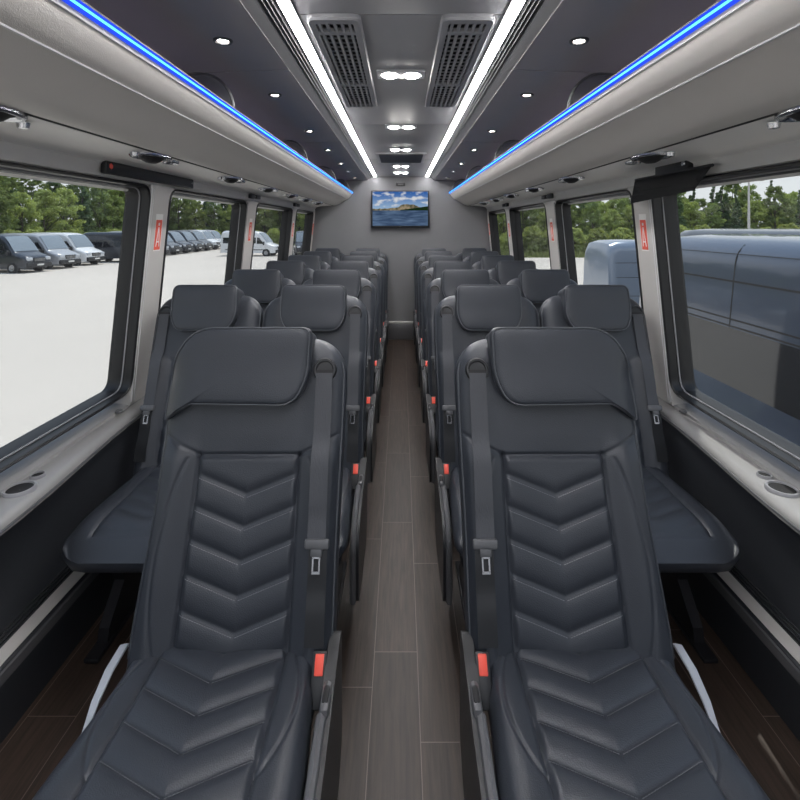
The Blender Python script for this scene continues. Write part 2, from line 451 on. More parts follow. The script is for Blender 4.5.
# air vents
def vent(sgn):
    t = thing('air_vent', 'long grey louvred air vent on the %s of the ceiling centre' % ('left' if sgn < 0 else 'right'), 'air vent', (sgn*.205, 1.94, 2.086), 'ceiling air vents')
    W, Lh = .082, .53
    out = round_poly([(-W, -Lh), (W, -Lh), (W, Lh), (-W, Lh)], [.03]*4, 5)
    inn = round_poly([(-W+.024, -Lh+.03), (W-.024, -Lh+.03), (W-.024, Lh-.03), (-W+.024, Lh-.03)], [.012]*4, 5)
    rings = [[(x, y, .002) for x, y in out], [(x, y, -.010) for x, y in out], [(x*.96, y*.99, -.016) for x, y in out], [(x, y, -.016) for x, y in inn], [(x, y, -.003) for x, y in inn]]
    MB().loft(rings, True, False).build('frame', VENT, t, ang=30)
    MB().prism(inn, lambda p: (p[0], p[1], -.001), lambda p: (p[0], p[1], -.004)).build('cavity', VENTDK, t, smooth=False)
    iw = W-.024; il = Lh-.03
    m = MB()
    for k in range(5):
        x = -iw+2*iw*(k+.5)/5
        m.box((x-.0045, -il, -.0155), (x+.0045, il, -.006))
    m.build('louvre', VENT, t, smooth=False)
    m = MB()
    n = 26
    for k in range(n):
        y = -il+2*il*(k+.5)/n
        m.box((-iw, y-.0022, -.009), (iw, y+.0022, -.005))
    for y in (-il+.075, .13): m.box((-iw, y-.011, -.0165), (iw, y+.011, -.006))
    m.build('cross_bar', VENT, t, smooth=False)
vent(-1); vent(1)
t = thing('return_air_grille', 'small dark return air grille in the ceiling before the screen', 'air vent', (0, 4.38, 2.086))
MB().rbox((-.225, -.30, -.010), (.225, .30, .002), .004).build('frame', VENT, t)
MB().box((-.195, -.27, -.012), (.195, .27, -.0095)).build('grille', VENTDK, t, smooth=False)
m = MB()
for k in range(9): m.box((-.195, -.25+k*.06, -.015), (.195, -.24+k*.06, -.0118))
m.build('slat', SATIN, t, smooth=False)

# ------------------------------------------------------------------ luggage racks
def rack(side, sgn):
    t = thing('luggage_rack', 'pale overhead luggage rack with blue edge light above the %s seats' % side, 'luggage rack', (0, 0, 1.72), 'overhead luggage racks')
    oz = 1.72
    def ext(name, prof, mat, y0=YF, y1=YB-.002, ang=28):
        return MB().loft([[(sgn*x, y, h-oz) for x, h in prof] for y in (y0, y1)]).build(name, mat, t, ang=ang)
    # profile: lip at the aisle, upper band, seam, belly, black joint, soffit
    def curve(pts, n=6):
        out = []
        P = [Vector(p) for p in pts]
        for i in range(len(P)-1):
            p0 = P[max(i-1, 0)]; p1 = P[i]; p2 = P[i+1]; p3 = P[min(i+2, len(P)-1)]
            for k in range(n):
                u = k/n
                out.append(.5*((2*p1)+(p2-p0)*u+(2*p0-5*p1+4*p2-p3)*u*u+(3*p1-p0-3*p2+p3)*u**3))
        out.append(P[-1]); return [tuple(p) for p in out]
    up = curve([(.634, 1.856), (.646, 1.836), (.664, 1.815), (.684, 1.798)])
    ext('upper_band', up+[(.69, 1.81), (.65, 1.865)], RACKM)
    ext('seam_bead', [(.6835, 1.7975), (.685, 1.7950), (.690, 1.7945), (.690, 1.802)], LINEW)
    be = curve([(.690, 1.795), (.745, 1.765), (.805, 1.728), (.845, 1.714), (.868, 1.712)])
    ext('belly', be+[(.868, 1.725), (.69, 1.81)], RACKM)
    ext('joint', [(.868, 1.7135), (.876, 1.7155), (.884, 1.7115), (.884, 1.73), (.868, 1.73)], LINED)
    so_ = curve([(.884, 1.7105), (.97, 1.708), (1.06, 1.698), (1.095, 1.684)])
    ext('soffit', so_+[(1.10, 1.72), (.884, 1.73)], SOFFIT)
    # back shell closes the rack against the wall
    ext('tray', [(.65, 1.862), (.75, 1.815), (.90, 1.80), (1.10, 1.81), (1.10, 1.79), (.86, 1.735), (.70, 1.80)], CEILD)
    ext('edge_rail', [(.626, 1.866), (.630, 1.857), (.642, 1.853), (.642, 1.866)], LINEW)
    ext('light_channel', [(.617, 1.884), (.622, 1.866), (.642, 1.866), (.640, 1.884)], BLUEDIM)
    ext('light_core', [(.6155, 1.8758), (.6170, 1.8726), (.624, 1.8726), (.624, 1.8758)], BLUE)
    ext('glow_line', [(.6415, 1.8435), (.643, 1.8405), (.648, 1.8405), (.646, 1.846)], LINEW)
    ext('cap_rail', [(.617, 1.888), (.617, 1.884), (.640, 1.884), (.640, 1.888)], PLASTIC)
    for y in (.38, 1.75, 3.12, 4.49, 5.70):
        arc = [(.625+.12*(1-math.cos(PI/2*k/8)), 1.88+.138*math.sin(PI/2*k/8)) for k in range(9)]
        pl = arc+[(.86, 2.010), (.95, 1.97), (1.03, 1.90), (1.06, 1.822), (.75, 1.824)]
        m = MB(); m.prism(pl, lambda p: (sgn*p[0], y, p[1]-oz), lambda p: (sgn*p[0], y+.012, p[1]-oz))
        m.build('divider', FROST, t, ang=25)
        edge = [(sgn*x, y+.006, h-oz) for x, h in arc+[(.86, 2.010)]]
        MB().tube(edge, .006, 6).build('divider_edge', CEILT, t)
    return t
rack('left', -1); rack('right', 1)

# reading light / air outlets under the racks
def service(sgn, label):
    t = thing('reading_light', label, 'reading light', group='reading lights under the luggage racks')
    m4 = Matrix.Diagonal((.062, .098, 1, 1))
    MB().lathe([(1.0, .004), (1.0, -.004), (.94, -.009), (.80, -.008), (.70, -.002)], 32, m4).build('bezel', CHROME, t)
    MB().lathe([(.0005, -.026), (.25, -.025), (.45, -.018), (.62, -.006), (.80, -.001)], 28, m4).build('lamp_dome', VENTDK, t)
    nz = Matrix.Translation((.004, .140, 0)) @ Matrix.Diagonal((.028, .042, 1, 1))
    MB().lathe([(1.0, .004), (1.0, -.004), (.9, -.010), (.6, -.010), (.5, -.003), (.0005, -.003)], 24, nz).build('air_nozzle', CHROME, t)
    MB().lathe([(.0005, -.02), (.012, -.018), (.015, -.004)], 16, Matrix.Translation((.006, -.118, 0))).build('switch', CHROME, t)
    return t
SY = [1.04, 1.74, 2.55, 3.26, 3.93, 4.55, 5.2]
sv0 = service(1, ''); first = True
for side, sgn in (('left', -1), ('right', 1)):
    for k, y in enumerate(SY):
        t = sv0 if first else copy_tree(sv0); first = False
        t.location = (sgn*.925, y, 1.7085); t.rotation_euler = (0, 0, PI if k == 0 else 0)
        t['label'] = 'oval chrome reading light and air nozzle under the %s rack, %s from the front' % (side, ['first', 'second', 'third', 'fourth', 'fifth', 'sixth', 'seventh'][k])

# black release bar, visor, brackets at the window heads
t = thing('window_release_bar', 'black bar with small red emblem above the left front window pillar', 'release bar', (-1.088, 2.08, 1.668))
MB().rbox((-.012, -.36, -.024), (.012, .36, .022), .004).build('bar', PLASTIC, t)
MB().lathe([(.0003, .002), (.010, .002), (.012, 0)], 6, Matrix.Translation((.012, -.335, .004)) @ Matrix.Rotation(PI/2, 4, 'Y')).build('emblem', RED, t)
MB().lathe([(.0003, .003), (.004, .003), (.005, 0)], 10, Matrix.Translation((.012, .34, 0)) @ Matrix.Rotation(PI/2, 4, 'Y')).build('screw', CHROME, t)
t = thing('camera_box', 'small black box under the right rack beside the front pillar', 'box', (1.083, 1.87, 1.682))
MB().rbox((-.014, -.11, -.026), (.014, .11, .026), .004).build('case', PLASTIC, t)
MB().lathe([(.0003, .004), (.008, .004), (.010, 0)], 14, Matrix.Translation((-.014, -.09, .004)) @ Matrix.Rotation(-PI/2, 4, 'Y')).build('lens', CHROME, t)
t = thing('smoked_visor', 'smoked dark visor flap hanging over the top of the right front window', 'visor', (1.09, 1.89, 1.648))
m = MB(); pl = [(-.27, .012), (.26, .012), (.26, -.095), (-.20, -.070)]
m.prism(pl, lambda p: (-.020-.02*(p[1] < 0), p[0], p[1]), lambda p: (-.016-.02*(p[1] < 0), p[0], p[1])); m.build('flap', SMOKE, t, smooth=False)
MB().tube([(-.016, -.27, .012), (-.016, .26, .012)], .006, 8).build('hinge', PLASTIC, t)
for side, sgn in (('left', -1), ('right', 1)):
    for y, nm in ((3.48, 'second'), (4.88, 'third')):
        t = thing('window_bracket', 'small black bracket above the %s %s window pillar' % (side, nm), 'bracket', (sgn*1.086, y, 1.668), 'black brackets above the pillars')
        MB().rbox((-.012, -.10, -.018), (.012, -.015, .018), .003).rbox((-.012, .02, -.014), (.012, .12, .014), .003).build('block', PLASTIC, t)
        MB().box((-.006, -.02, -.006), (.006, .03, .006)).build('link', SATIN, t, smooth=False)
# red safety stickers on the pillars
def sticker(sgn, y, label):
    h = 1.42; t = thing('safety_sticker', label, 'sticker', (sgn*(xi(h)-.001), y, h), 'red stickers on the window pillars')
    t.rotation_euler = (0, 0, 0)
    def P(u, v, n): return (sgn*(-.098*v-n), u, v)
    def plate(name, mat, pts, n):
        m = MB(); m.prism(pts, lambda p: P(p[0], p[1], n), lambda p: P(p[0], p[1], n+.0008)); m.build(name, mat, t, smooth=False)
    plate('backing', WHITEST, [(-.031, -.085), (.031, -.085), (.031, .085), (-.031, .085)], 0)
    plate('red_panel', REDST, [(-.026, -.080), (.026, -.080), (.026, .058), (-.026, .058)], .0009)
    m = MB()
    for pts in ([(-.016, -.065), (-.010, -.065), (.002, .025), (-.003, .025)], [(.012, -.065), (.018, -.065), (.004, .025), (-.001, .025)], [(-.012, -.04), (.014, -.04), (.013, -.046), (-.013, -.046)],
                [(-.006, .032), (.006, .032), (.006, .044), (-.006, .044)], [(-.02, .064), (.018, .064), (.018, .069), (-.02, .069)], [(-.02, .073), (.01, .073), (.01, .078), (-.02, .078)]):
        dark = pts[0][1] > .06
        if dark: continue
        m.prism(pts, lambda p: P(p[0], p[1], .0018), lambda p: P(p[0], p[1], .0025))
    m.build('symbol', WHITEST, t, smooth=False)
for side, sgn in (('left', -1), ('right', 1)):
    for y, nm in ((2.175, 'front'), (3.5, 'middle'), (4.885, 'third'), (5.99, 'rearmost')):
        sticker(sgn, y, 'red and white safety sticker on the %s window pillar on the %s' % (nm, side))

# ------------------------------------------------------------------ wall screen
def screen_mat():
    m, nt, out = new_mat('screen_picture'); L = nt.links
    tc = nd(nt, 'ShaderNodeTexCoord'); sp = nd(nt, 'ShaderNodeSeparateXYZ'); L.new(tc.outputs['Object'], sp.inputs[0])
    x, z = sp.outputs[0], sp.outputs[2]
    def ramp(v, els):
        r = nd(nt, 'ShaderNodeValToRGB'); e = r.color_ramp.elements
        for i, (p, c) in enumerate(els):
            q = e[i] if i < 2 else e.new(p); q.position = p; q.color = (*c, 1)
        L.new(v, r.inputs[0]); return r.outputs[0]
    def mix(f, a, b):
        n = nd(nt, 'ShaderNodeMix', data_type='RGBA'); L.new(f, n.inputs[0]); L.new(a, n.inputs[6])
        if isinstance(b, tuple): n.inputs[7].default_value = (*b, 1)
        else: L.new(b, n.inputs[7])
        return n.outputs[2]
    sky = ramp(mth(nt, 'MULTIPLY', mth(nt, 'ADD', z, .02), 4.3), [(0, (.42, .62, .85)), (1, (.03, .14, .48))])
    mp = nd(nt, 'ShaderNodeMapping'); mp.inputs['Scale'].default_value = (6, 1, 15); mp.inputs['Location'].default_value = (.9, 0, .35); L.new(tc.outputs['Object'], mp.inputs['Vector'])
    nz = nd(nt, 'ShaderNodeTexNoise'); nz.inputs['Scale'].default_value = 1.1; nz.inputs['Detail'].default_value = 6; L.new(mp.outputs[0], nz.inputs['Vector'])
    cl = mth(nt, 'MULTIPLY', ramp(nz.outputs['Fac'], [(.50, (0, 0, 0)), (.62, (1, 1, 1))]), mth(nt, 'GREATER_THAN', z, .03))
    sky = mix(cl, sky, (.86, .88, .92))
    # hill ridge
    n2 = nd(nt, 'ShaderNodeTexNoise'); n2.noise_dimensions = '1D'; n2.inputs['Scale'].default_value = 9; n2.inputs['Detail'].default_value = 5; L.new(x, n2.inputs['W'])
    g = mth(nt, 'POWER', 2.718, mth(nt, 'MULTIPLY', mth(nt, 'POWER', mth(nt, 'DIVIDE', mth(nt, 'ABSOLUTE', mth(nt, 'SUBTRACT', x, .10)), .16), 2.0), -1))
    ridge = mth(nt, 'ADD', mth(nt, 'MULTIPLY', g, .055), mth(nt, 'MULTIPLY', mth(nt, 'SUBTRACT', n2.outputs['Fac'], .42), .06))
    hill = mth(nt, 'LESS_THAN', z, ridge)
    n3 = nd(nt, 'ShaderNodeTexNoise'); n3.inputs['Scale'].default_value = 28; n3.inputs['Detail'].default_value = 5; L.new(tc.outputs['Object'], n3.inputs['Vector'])
    hc = ramp(n3.outputs['Fac'], [(.35, (.10, .10, .06)), (.65, (.45, .36, .24))])
    c = mix(hill, sky, hc)
    dk = mth(nt, 'MULTIPLY', mth(nt, 'LESS_THAN', z, mth(nt, 'ADD', mth(nt, 'MULTIPLY', x, .14), -.012)), mth(nt, 'GREATER_THAN', x, .0))
    c = mix(dk, c, (.012, .03, .012))
    mp2 = nd(nt, 'ShaderNodeMapping'); mp2.inputs['Scale'].default_value = (3, 1, 20); L.new(tc.outputs['Object'], mp2.inputs['Vector'])
    n4 = nd(nt, 'ShaderNodeTexNoise'); n4.inputs['Scale'].default_value = 1.6; n4.inputs['Detail'].default_value = 6; L.new(mp2.outputs[0], n4.inputs['Vector'])
    lake = ramp(n4.outputs['Fac'], [(.3, (.02, .045, .11)), (.75, (.16, .25, .40))])
    c = mix(mth(nt, 'LESS_THAN', z, -.018), c, lake)
    e = nd(nt, 'ShaderNodeEmission'); e.inputs[1].default_value = .58; L.new(c, e.inputs[0])
    L.new(e.outputs[0], out.inputs[0]); return m
t = thing('wall_screen', 'flat screen showing a lake and hills on the rear wall', 'television', (-.01, YB-.05, 1.665))
MB().rbox((-.372, -.02, -.238), (.372, .02, .238), .006).build('casing', PLASTIC, t)
MB().box((-.352, -.0225, -.212), (.352, -.0205, .222)).build('display', screen_mat(), t, smooth=False)
MB().rbox((-.12, .02, -.10), (.12, .05, .10), .005).build('wall_mount', STEEL_DK, t)
MB().rbox((-.015, -.0235, -.229), (.015, -.0195, -.223), .001).build('badge', SATIN, t)
t = thing('wall_sensor', 'tiny dark sensor box on the rear wall above the screen', 'sensor', (-.005, YB-.014, 1.985))
MB().rbox((-.06, -.014, -.02), (.06, .014, .02), .004).build('housing', PLASTIC, t)
MB().box((-.035, -.017, -.008), (.035, -.0135, .008)).build('window', SATIN, t, smooth=False)

# ------------------------------------------------------------------ seats
LB = .746
TV = Vector((0, .308, .9514)).normalized(); NV = Vector((0, -TV.z, TV.y))
def BP(x, s, n):
    if x < 0: x *= 1+.08*(1-sst(-.05, .42, s))
    return Vector((x, 0, .45))+TV*s+NV*n
def groove(d, dep=.0055, sg=.0042): return -dep*math.exp(-(d/sg)**2)
def segd(px, py, ax, ay, bx, by):
    dx, dy = bx-ax, by-ay; t = max(0, min(1, ((px-ax)*dx+(py-ay)*dy)/(dx*dx+dy*dy)))
    return math.hypot(px-ax-t*dx, py-ay-t*dy)
def puff(p): fr = p-math.floor(p); return 1-abs(2*fr-1)**2.6
def back_detail(x, s):
    ax = abs(x); f = s/LB; d = 0
    lo_ = 1-sst(.54, .64, f)
    d += (.024*lo_+.006*(1-lo_))*sst(.125, .195, ax)
    d -= .010*(1-sst(.0, .2, ax))*lo_*.5
    if ax < .13 and f < .564:
        p = min(.5, (f-.443-.5*ax)/.0985)
        ed = min(1, (.13-ax)/.012)*min(1, (.564-f)/.016)
        d += .0075*puff(p)*ed
    if f < .574: d += groove(ax-.13)
    if ax < .137: d += groove((f-.564)*LB)
    d += groove(segd(ax, s, .13, .564*LB, .25, .645*LB), .005)
    if f < .56:
        xs = .155+.042*math.sin(PI*max(0, min(1, (.56-f)/.62)))**.8
        d += groove(ax-xs, .0038, .0035)
    return d
def back_hw(s):
    r = .105; top = .722; h = .238+.006*sst(.2, .55, s)
    if s > top-r: h = h-r+math.sqrt(max(0, r*r-(s-(top-r))**2))
    return h
def front_n(x, s):
    hw = back_hw(s); u = max(-1, min(1, x/hw)); th = .105
    E = (1-abs(u)**7)**(1/2.4)
    return -th/2+th/2*E+back_detail(x, s)*sst(0, .10, 1-abs(u))
def panel(P, ss, hwf, thf, det, dsc, N, M=10):
    rings = []
    for s in ss:
        hw, th, k = hwf(s), thf(s), dsc(s); ring = []
        for i in range(N+1):
            a = -1+2*i/N; u = .72*a+.28*math.sin(PI/2*a)
            E = max(0, 1-abs(u)**7)**(1/2.4); x = u*hw
            ring.append(P(x, s, -th/2+k*(th/2*E+det(x, s)*sst(0, .10, 1-abs(u)))))
        for i in range(1, M):
            a = 1-2*i/M; u = .72*a+.28*math.sin(PI/2*a)
            E = max(0, 1-abs(u)**7)**(1/2.4)
            ring.append(P(u*hw, s, -th/2-k*th/2*E))
        rings.append(ring)
    return rings
def lin(a, b, n): return [a+(b-a)*i/n for i in range(n+1)]
def pillow(outline, base, th, back=.02, P=BP):
    """puffed pad: outline of (x, s); base(x, s) gives the surface it sits on"""
    cx = sum(p[0] for p in outline)/len(outline); cs = sum(p[1] for p in outline)/len(outline)
    rings = []
    for k, h in [(.97, -back), (.985, th*.15), (1.0, th*.45), (.99, th*.68), (.965, th*.84), (.93, th*.93), (.88, th*.98), (.78, th*1.02), (.6, th*1.06), (.4, th*1.08), (.2, th*1.09), (.02, th*1.09)]:
        rings.append([P(cx+(x-cx)*k, cs+(s_-cs)*k, base(cx+(x-cx)*k, cs+(s_-cs)*k)+h) for x, s_ in outline])
    return rings, (cx, cs)

def cush_detail(x, s):
    ax = abs(x); d = 0
    d += .010*sst(.14, .20, ax)*(1-sst(.36, .47, s))
    if ax < .147 and s < .41:
        p = (s-.072+.43*ax)/.069
        d += .0066*puff(p)*min(1, (.147-ax)/.012)*min(1, (.41-s)/.015)
    if s < .42: d += groove(ax-.147)
    if ax < .15: d += groove(s-.41)
    if -.03 < s < .25:
        xs = .147+.050*math.sin(PI*max(0, min(1, (s+.03)/.28)))**.75
        d += groove(ax-xs, .004, .0035)
    if s > .33: d -= .045*((s-.33)/.14)**2
    return d
def cush_hw(s):
    h = .222+.016*sst(0, .3, s); r = .09; top = .485
    if s > top-r: h = h-r+math.sqrt(max(0, r*r-(s-(top-r))**2))
    return h
def CP(x, s, n):
    if x < 0: x *= 1+.07*sst(.05, .35, s)
    return Vector((x-.018, -s, .452+n))

def build_seat(hi, flip, label, cat='seat', aisle=True):
    """aisle-type seat with the belt on +x; flip mirrors it"""
    t = thing('coach_seat', label, cat)
    def B(mb, nm, mat, par=t, **kw): return mb.build(nm, mat, par, flip=flip, **kw)
    N = 150 if hi else 60
    ss = lin(-.05, .665, 180 if hi else 72)+[.685, .697, .705, .711, .716, .7195, .7215]
    def dsc(s):
        q = (s-.665)/.057
        return 1 if q <= 0 else math.sqrt(max(.0, 1-q*q))
    bk = B(MB().loft(panel(BP, ss, back_hw, lambda s: .105, back_detail, dsc, N)), 'backrest', LEATHER, ang=60)
    for sx in (-1, 1):
        pts = [BP(sx*.972*back_hw(s_), s_, front_n(sx*.972*back_hw(s_), s_)+.001) for s_ in lin(-.02, .655, 60)]
        B(MB().tube(pts, .0028, 6), 'piping', PIPING, bk)
    # headrest
    if hi:
        ol = round_poly([(-.158, .733*LB), (.118, .728*LB), (.152, .82*LB), (.157, 1.0*LB), (-.165, 1.0*LB), (-.226, .87*LB), (-.237, .75*LB), (-.237, .675*LB)], [.012, .07, .06, .03, .085, .07, .1, .006], 9)
    else:
        ol = round_poly([(-.118, .735*LB), (.118, .735*LB), (.150, .82*LB), (.146, 1.01*LB), (-.146, 1.01*LB), (-.150, .82*LB)], [.055, .055, .06, .032, .032, .06], 7)
    # resample densely
    dense = []
    for i in range(len(ol)):
        a = Vector(ol[i]); b = Vector(ol[(i+1) % len(ol)]); n = max(1, int((b-a).length/.012))
        for k in range(n): dense.append(tuple(a+(b-a)*k/n))
    base = (lambda x, s: .010+.012*sst(.62, .75, s)-(.040*sst(-.17, -.238, x)*(1-sst(.60, .70, s)))) if hi else (lambda x, s: .010+.012*sst(.62, .75, s))
    rings, c = pillow(dense, base, .040, .085)
    hr = B(MB().loft(rings), 'headrest', LEATHER, ang=55)
    ed = [BP(c[0]+(x-c[0])*.972, c[1]+(s_-c[1])*.972, base(x, s_)+.040*.83+.0012) for x, s_ in dense]
    B(MB().tube(ed, .0022 if hi else .0025, 6, closed=True), 'piping', PIPING, hr)
    # cushion
    ss = lin(-.02, .43, 120 if hi else 48)+[.447, .460, .470, .477, .482, .4848]
    def dsc2(s):
        q = (s-.43)/.055
        return 1 if q <= 0 else math.sqrt(max(.0, 1-q*q))
    cu = B(MB().loft(panel(CP, ss, cush_hw, lambda s: .115, cush_detail, dsc2, N)), 'seat_cushion', LEATHER, ang=60)
    edge = []
    for s in lin(.0, .40, 24): edge.append(CP(cush_hw(s)*.985, s, -.036))
    # stitching (row nearest the viewer shows it)
    if hi:
        m = MB()
        def dash(P, fn, x, s, dx, ds):
            L_ = math.hypot(dx, ds); dx, ds = dx/L_, ds/L_
            a, b = .0024, .0006; q = []
            for u, v in ((-a, -b), (a, -b), (a, b), (-a, b)):
                xx, sx = x+dx*u-ds*v, s+ds*u+dx*v; q.append(P(xx, sx, fn(xx, sx)+.0007))
            for u, v in ((-a, -b), (a, -b), (a, b), (-a, b)):
                xx, sx = x+dx*u-ds*v, s+ds*u+dx*v; q.append(P(xx, sx, fn(xx, sx)+.0016))
            m.add(q, [(3,2,1,0),(4,5,6,7),(0,1,5,4),(1,2,6,5),(2,3,7,6),(3,0,4,7)])
        for k in range(0, 6):
            f0 = .443-.0985*k-.012
            for i in range(21):
                ax = .006+i*.0058; f = f0+.5*ax
                if f < .01 or f > .55: continue
                for sg in (-1, 1): dash(BP, front_n, sg*ax, f*LB, sg*1, .5*LB)
        B(m, 'stitching', THREAD, bk, smooth=False)['kind'] = 'stuff'
        m = MB()
        def cn(x, s):
            hw = cush_hw(s); u = max(-1, min(1, x/hw)); E = (1-abs(u)**7)**(1/2.4)
            return -.0575+.0575*E+cush_detail(x, s)*sst(0, .1, 1-abs(u))
        for k in range(0, 6):
            s0 = .072+.069*k+.007
            for i in range(23):
                ax = .006+i*.0060; s = s0-.43*ax
                if s < .01 or s > .40: continue
                for sg in (-1, 1): dash(CP, cn, sg*ax, s, sg*1, -.43)
        B(m, 'stitching', THREAD, cu, smooth=False)['kind'] = 'stuff'
    # belt: round guide, webbing, tongue
    fg = .845; sg_ = fg*LB; gx = .188
    bx = lambda s: gx+.004*(fg*LB-s)/LB
    m = MB(); rg = []
    for s in lin(sg_-.004, .32*LB, 30 if hi else 16):
        x = bx(s); n = max(front_n(x-.02, s), front_n(x+.02, s), front_n(x, s))+.007
        rg.append([BP(x-.0225, s, n), BP(x+.0225, s, n), BP(x+.0225, s, n+.0022), BP(x-.0225, s, n+.0022)])
    belt = B(m.loft(rg), 'seat_belt', WEB, ang=40)
    rg = []
    for s in lin(.295*LB, .02, 16):
        x = bx(s)+.004; n = front_n(x, s)+.003
        rg.append([BP(x-.0225, s, n), BP(x+.0225, s, n), BP(x+.0225, s, n+.002), BP(x-.0225, s, n+.002)])
    B(MB().loft(rg), 'lap_webbing', PLASTIC, belt, ang=40)
    gpos = BP(gx, sg_+.004, front_n(gx, sg_)+.001); R = Matrix.Translation(gpos) @ rot_to(NV)
    gd = B(MB().lathe([(.0003, .004), (.021, .004), (.024, .008), (.029, .008), (.032, .003), (.032, -.012)], 28, R), 'belt_guide', PLASTIC, t)
    B(MB().add([BP(gx+a, sg_+b, front_n(gx, sg_)+c_) for a, b, c_ in ((-.024, -.004, .0055), (.024, -.004, .0055), (.024, .004, .0065), (-.024, .004, .0065), (-.024, -.004, .009), (.024, -.004, .009), (.024, .004, .009), (-.024, .004, .009))],
               [(3,2,1,0),(4,5,6,7),(0,1,5,4),(1,2,6,5),(2,3,7,6),(3,0,4,7)]), 'guide_slot', VENTDK, gd, smooth=False)
    st = .305*LB; nx = bx(st); nn = front_n(nx, st)+.006
    M4 = Matrix.Translation(BP(nx+.002, st, nn)) @ Matrix((( 1, 0, 0, 0), (0, TV.y, NV.y, 0), (0, TV.z, NV.z, 0), (0, 0, 0, 1)))
    m = MB().rbox((-.030, -.010, -.004), (.030, .012, .010), .005, 2, M4).rbox((-.014, -.026, -.002), (.014, -.006, .008), .003, 2, M4)
    tg = B(m, 'belt_tongue', GREYPL, belt)
    m = MB()
    for a in ((-.010, -.058, 0), (.006, -.058, 0)): m.box(a, (a[0]+.004, -.022, .003))
    m.box((-.010, -.030, 0), (.010, -.022, .003)).box((-.010, -.062, 0), (.010, -.056, .003))
    m.v = [tuple(M4 @ Vector(v)) for v in m.v]
    B(m, 'latch_plate', CHROME, tg, smooth=False)
    # buckle
    if aisle:
        M4 = Matrix.Translation((.212, -.03, .448)) @ Matrix.Rotation(math.radians(-40), 4, 'X')
        bu = B(MB().rbox((-.016, -.012, -.07), (.016, .012, .026), .003, 2, M4), 'buckle', PLASTIC)
        B(MB().rbox((-.010, -.0155, -.016), (.010, -.006, .0215), .002, 2, M4), 'release_button', RED, bu)
        # aisle-side shield with grip hole and bright rim
        pl = round_poly([(.06, .20), (.05, .475), (-.05, .455), (-.15, .43), (-.285, .415), (-.345, .36), (-.345, .16), (-.30, .135), (.0, .135)], [.03, .03, .04, .08, .07, .10, .03, .02, .04], 6)
        sh = B(MB().prism(pl, lambda p: (.226, p[0], p[1]), lambda p: (.252, p[0], p[1])), 'side_shield', PLASTIC, ang=40)
        rim = [(.232, y, z+.001) for y, z in round_poly([(-.13, .436), (-.285, .415), (-.347, .36), (-.347, .16)], [0, .07, .10, 0], 10)]
        B(MB().tube(rim, .011, 8), 'shield_rim', SATIN, sh)
        B(MB().rbox((.227, -.135, .41), (.248, -.065, .455), .01, 2), 'grip', SATIN, sh)
        B(MB().rbox((.2305, -.120, .44), (.2445, -.08, .4575), .006, 2), 'grip_recess', VENTDK, sh)
    # recline lever on the window side
    m = MB()
    m.loft([[(x0, y, z), (x1, y, z), (x1, y, z+.006), (x0, y, z+.006)] for x0, x1, y, z in ((-.266, -.256, .035, .436), (-.272, -.254, .02, .446), (-.270, -.252, -.04, .444), (-.262, -.246, -.10, .432), (-.250, -.240, -.15, .414))])
    B(m, 'recline_lever', LEVER, ang=50)
    # base: pan, legs, floor rails, back shell
    B(MB().rbox((-.225, -.40, .30), (.195, .03, .352), .02, 3), 'seat_pan', PLASTIC)
    for x in (-.17, .14):
        m = MB(); m.loft([[(x-.018, y0, z), (x+.018, y0, z), (x+.018, y1, z), (x-.018, y1, z)] for z, y0, y1 in ((.012, -.34, -.02), (.06, -.33, -.03), (.16, -.24, -.10), (.31, -.30, -.06))])
        B(m, 'leg', STEEL_DK, ang=20)
        B(MB().rbox((x-.025, -.40, 0), (x+.025, .06, .016), .004), 'floor_rail', STEEL_DK)
    m = MB(); rg = []
    for s in (-.09, .0, .2, .4, .58):
        rg.append([BP(x, s, n) for x, n in ((-.20, -.098), (.20, -.098), (.20, -.128), (.12, -.140), (-.12, -.140), (-.20, -.128))])
    B(m.loft(rg), 'back_shell', PLASTIC, ang=40)
    B(MB().tube([(-.232, .03, .38), (.222, .03, .38)], .016, 10), 'recline_axle', STEEL_DK)
    return t

ROWY = [1.10, 1.955, 2.71, 3.43, 4.12, 4.80, 5.48]
AX, WX = .397, .887
nth = ['front', 'second', 'third', 'fourth', 'fifth', 'sixth', 'rearmost']
ta = build_seat(True, False, ''); tb = build_seat(True, True, '')
ta.location = (-AX, ROWY[0], 0); tb.location = (AX, ROWY[0], 0)
ta['label'] = 'black quilted leather coach seat in the front row, left of the aisle'
tb['label'] = 'black quilted leather coach seat in the front row, right of the aisle'
for q in (ta, tb): q['group'] = 'front row single seats'
PR = {(f, a): build_seat(False, f, '', aisle=a) for f in (False, True) for a in (True, False)}
used = set()
for r in range(1, 7):
    for side, sgn in (('left', -1), ('right', 1)):
        for pos, xx in (('aisle', AX), ('window', WX)):
            p = PR[((sgn < 0) != (pos == 'aisle'), pos == 'aisle')]
            if p.name in used: o = copy_tree(p)
            else: o = p; used.add(p.name)
            o.location = (sgn*xx, ROWY[r], 0)
            o['group'] = 'coach seats in the rows behind'
            o['label'] = 'black leather coach seat on the %s side next to the %s, %s row' % (side, pos, nth[r])

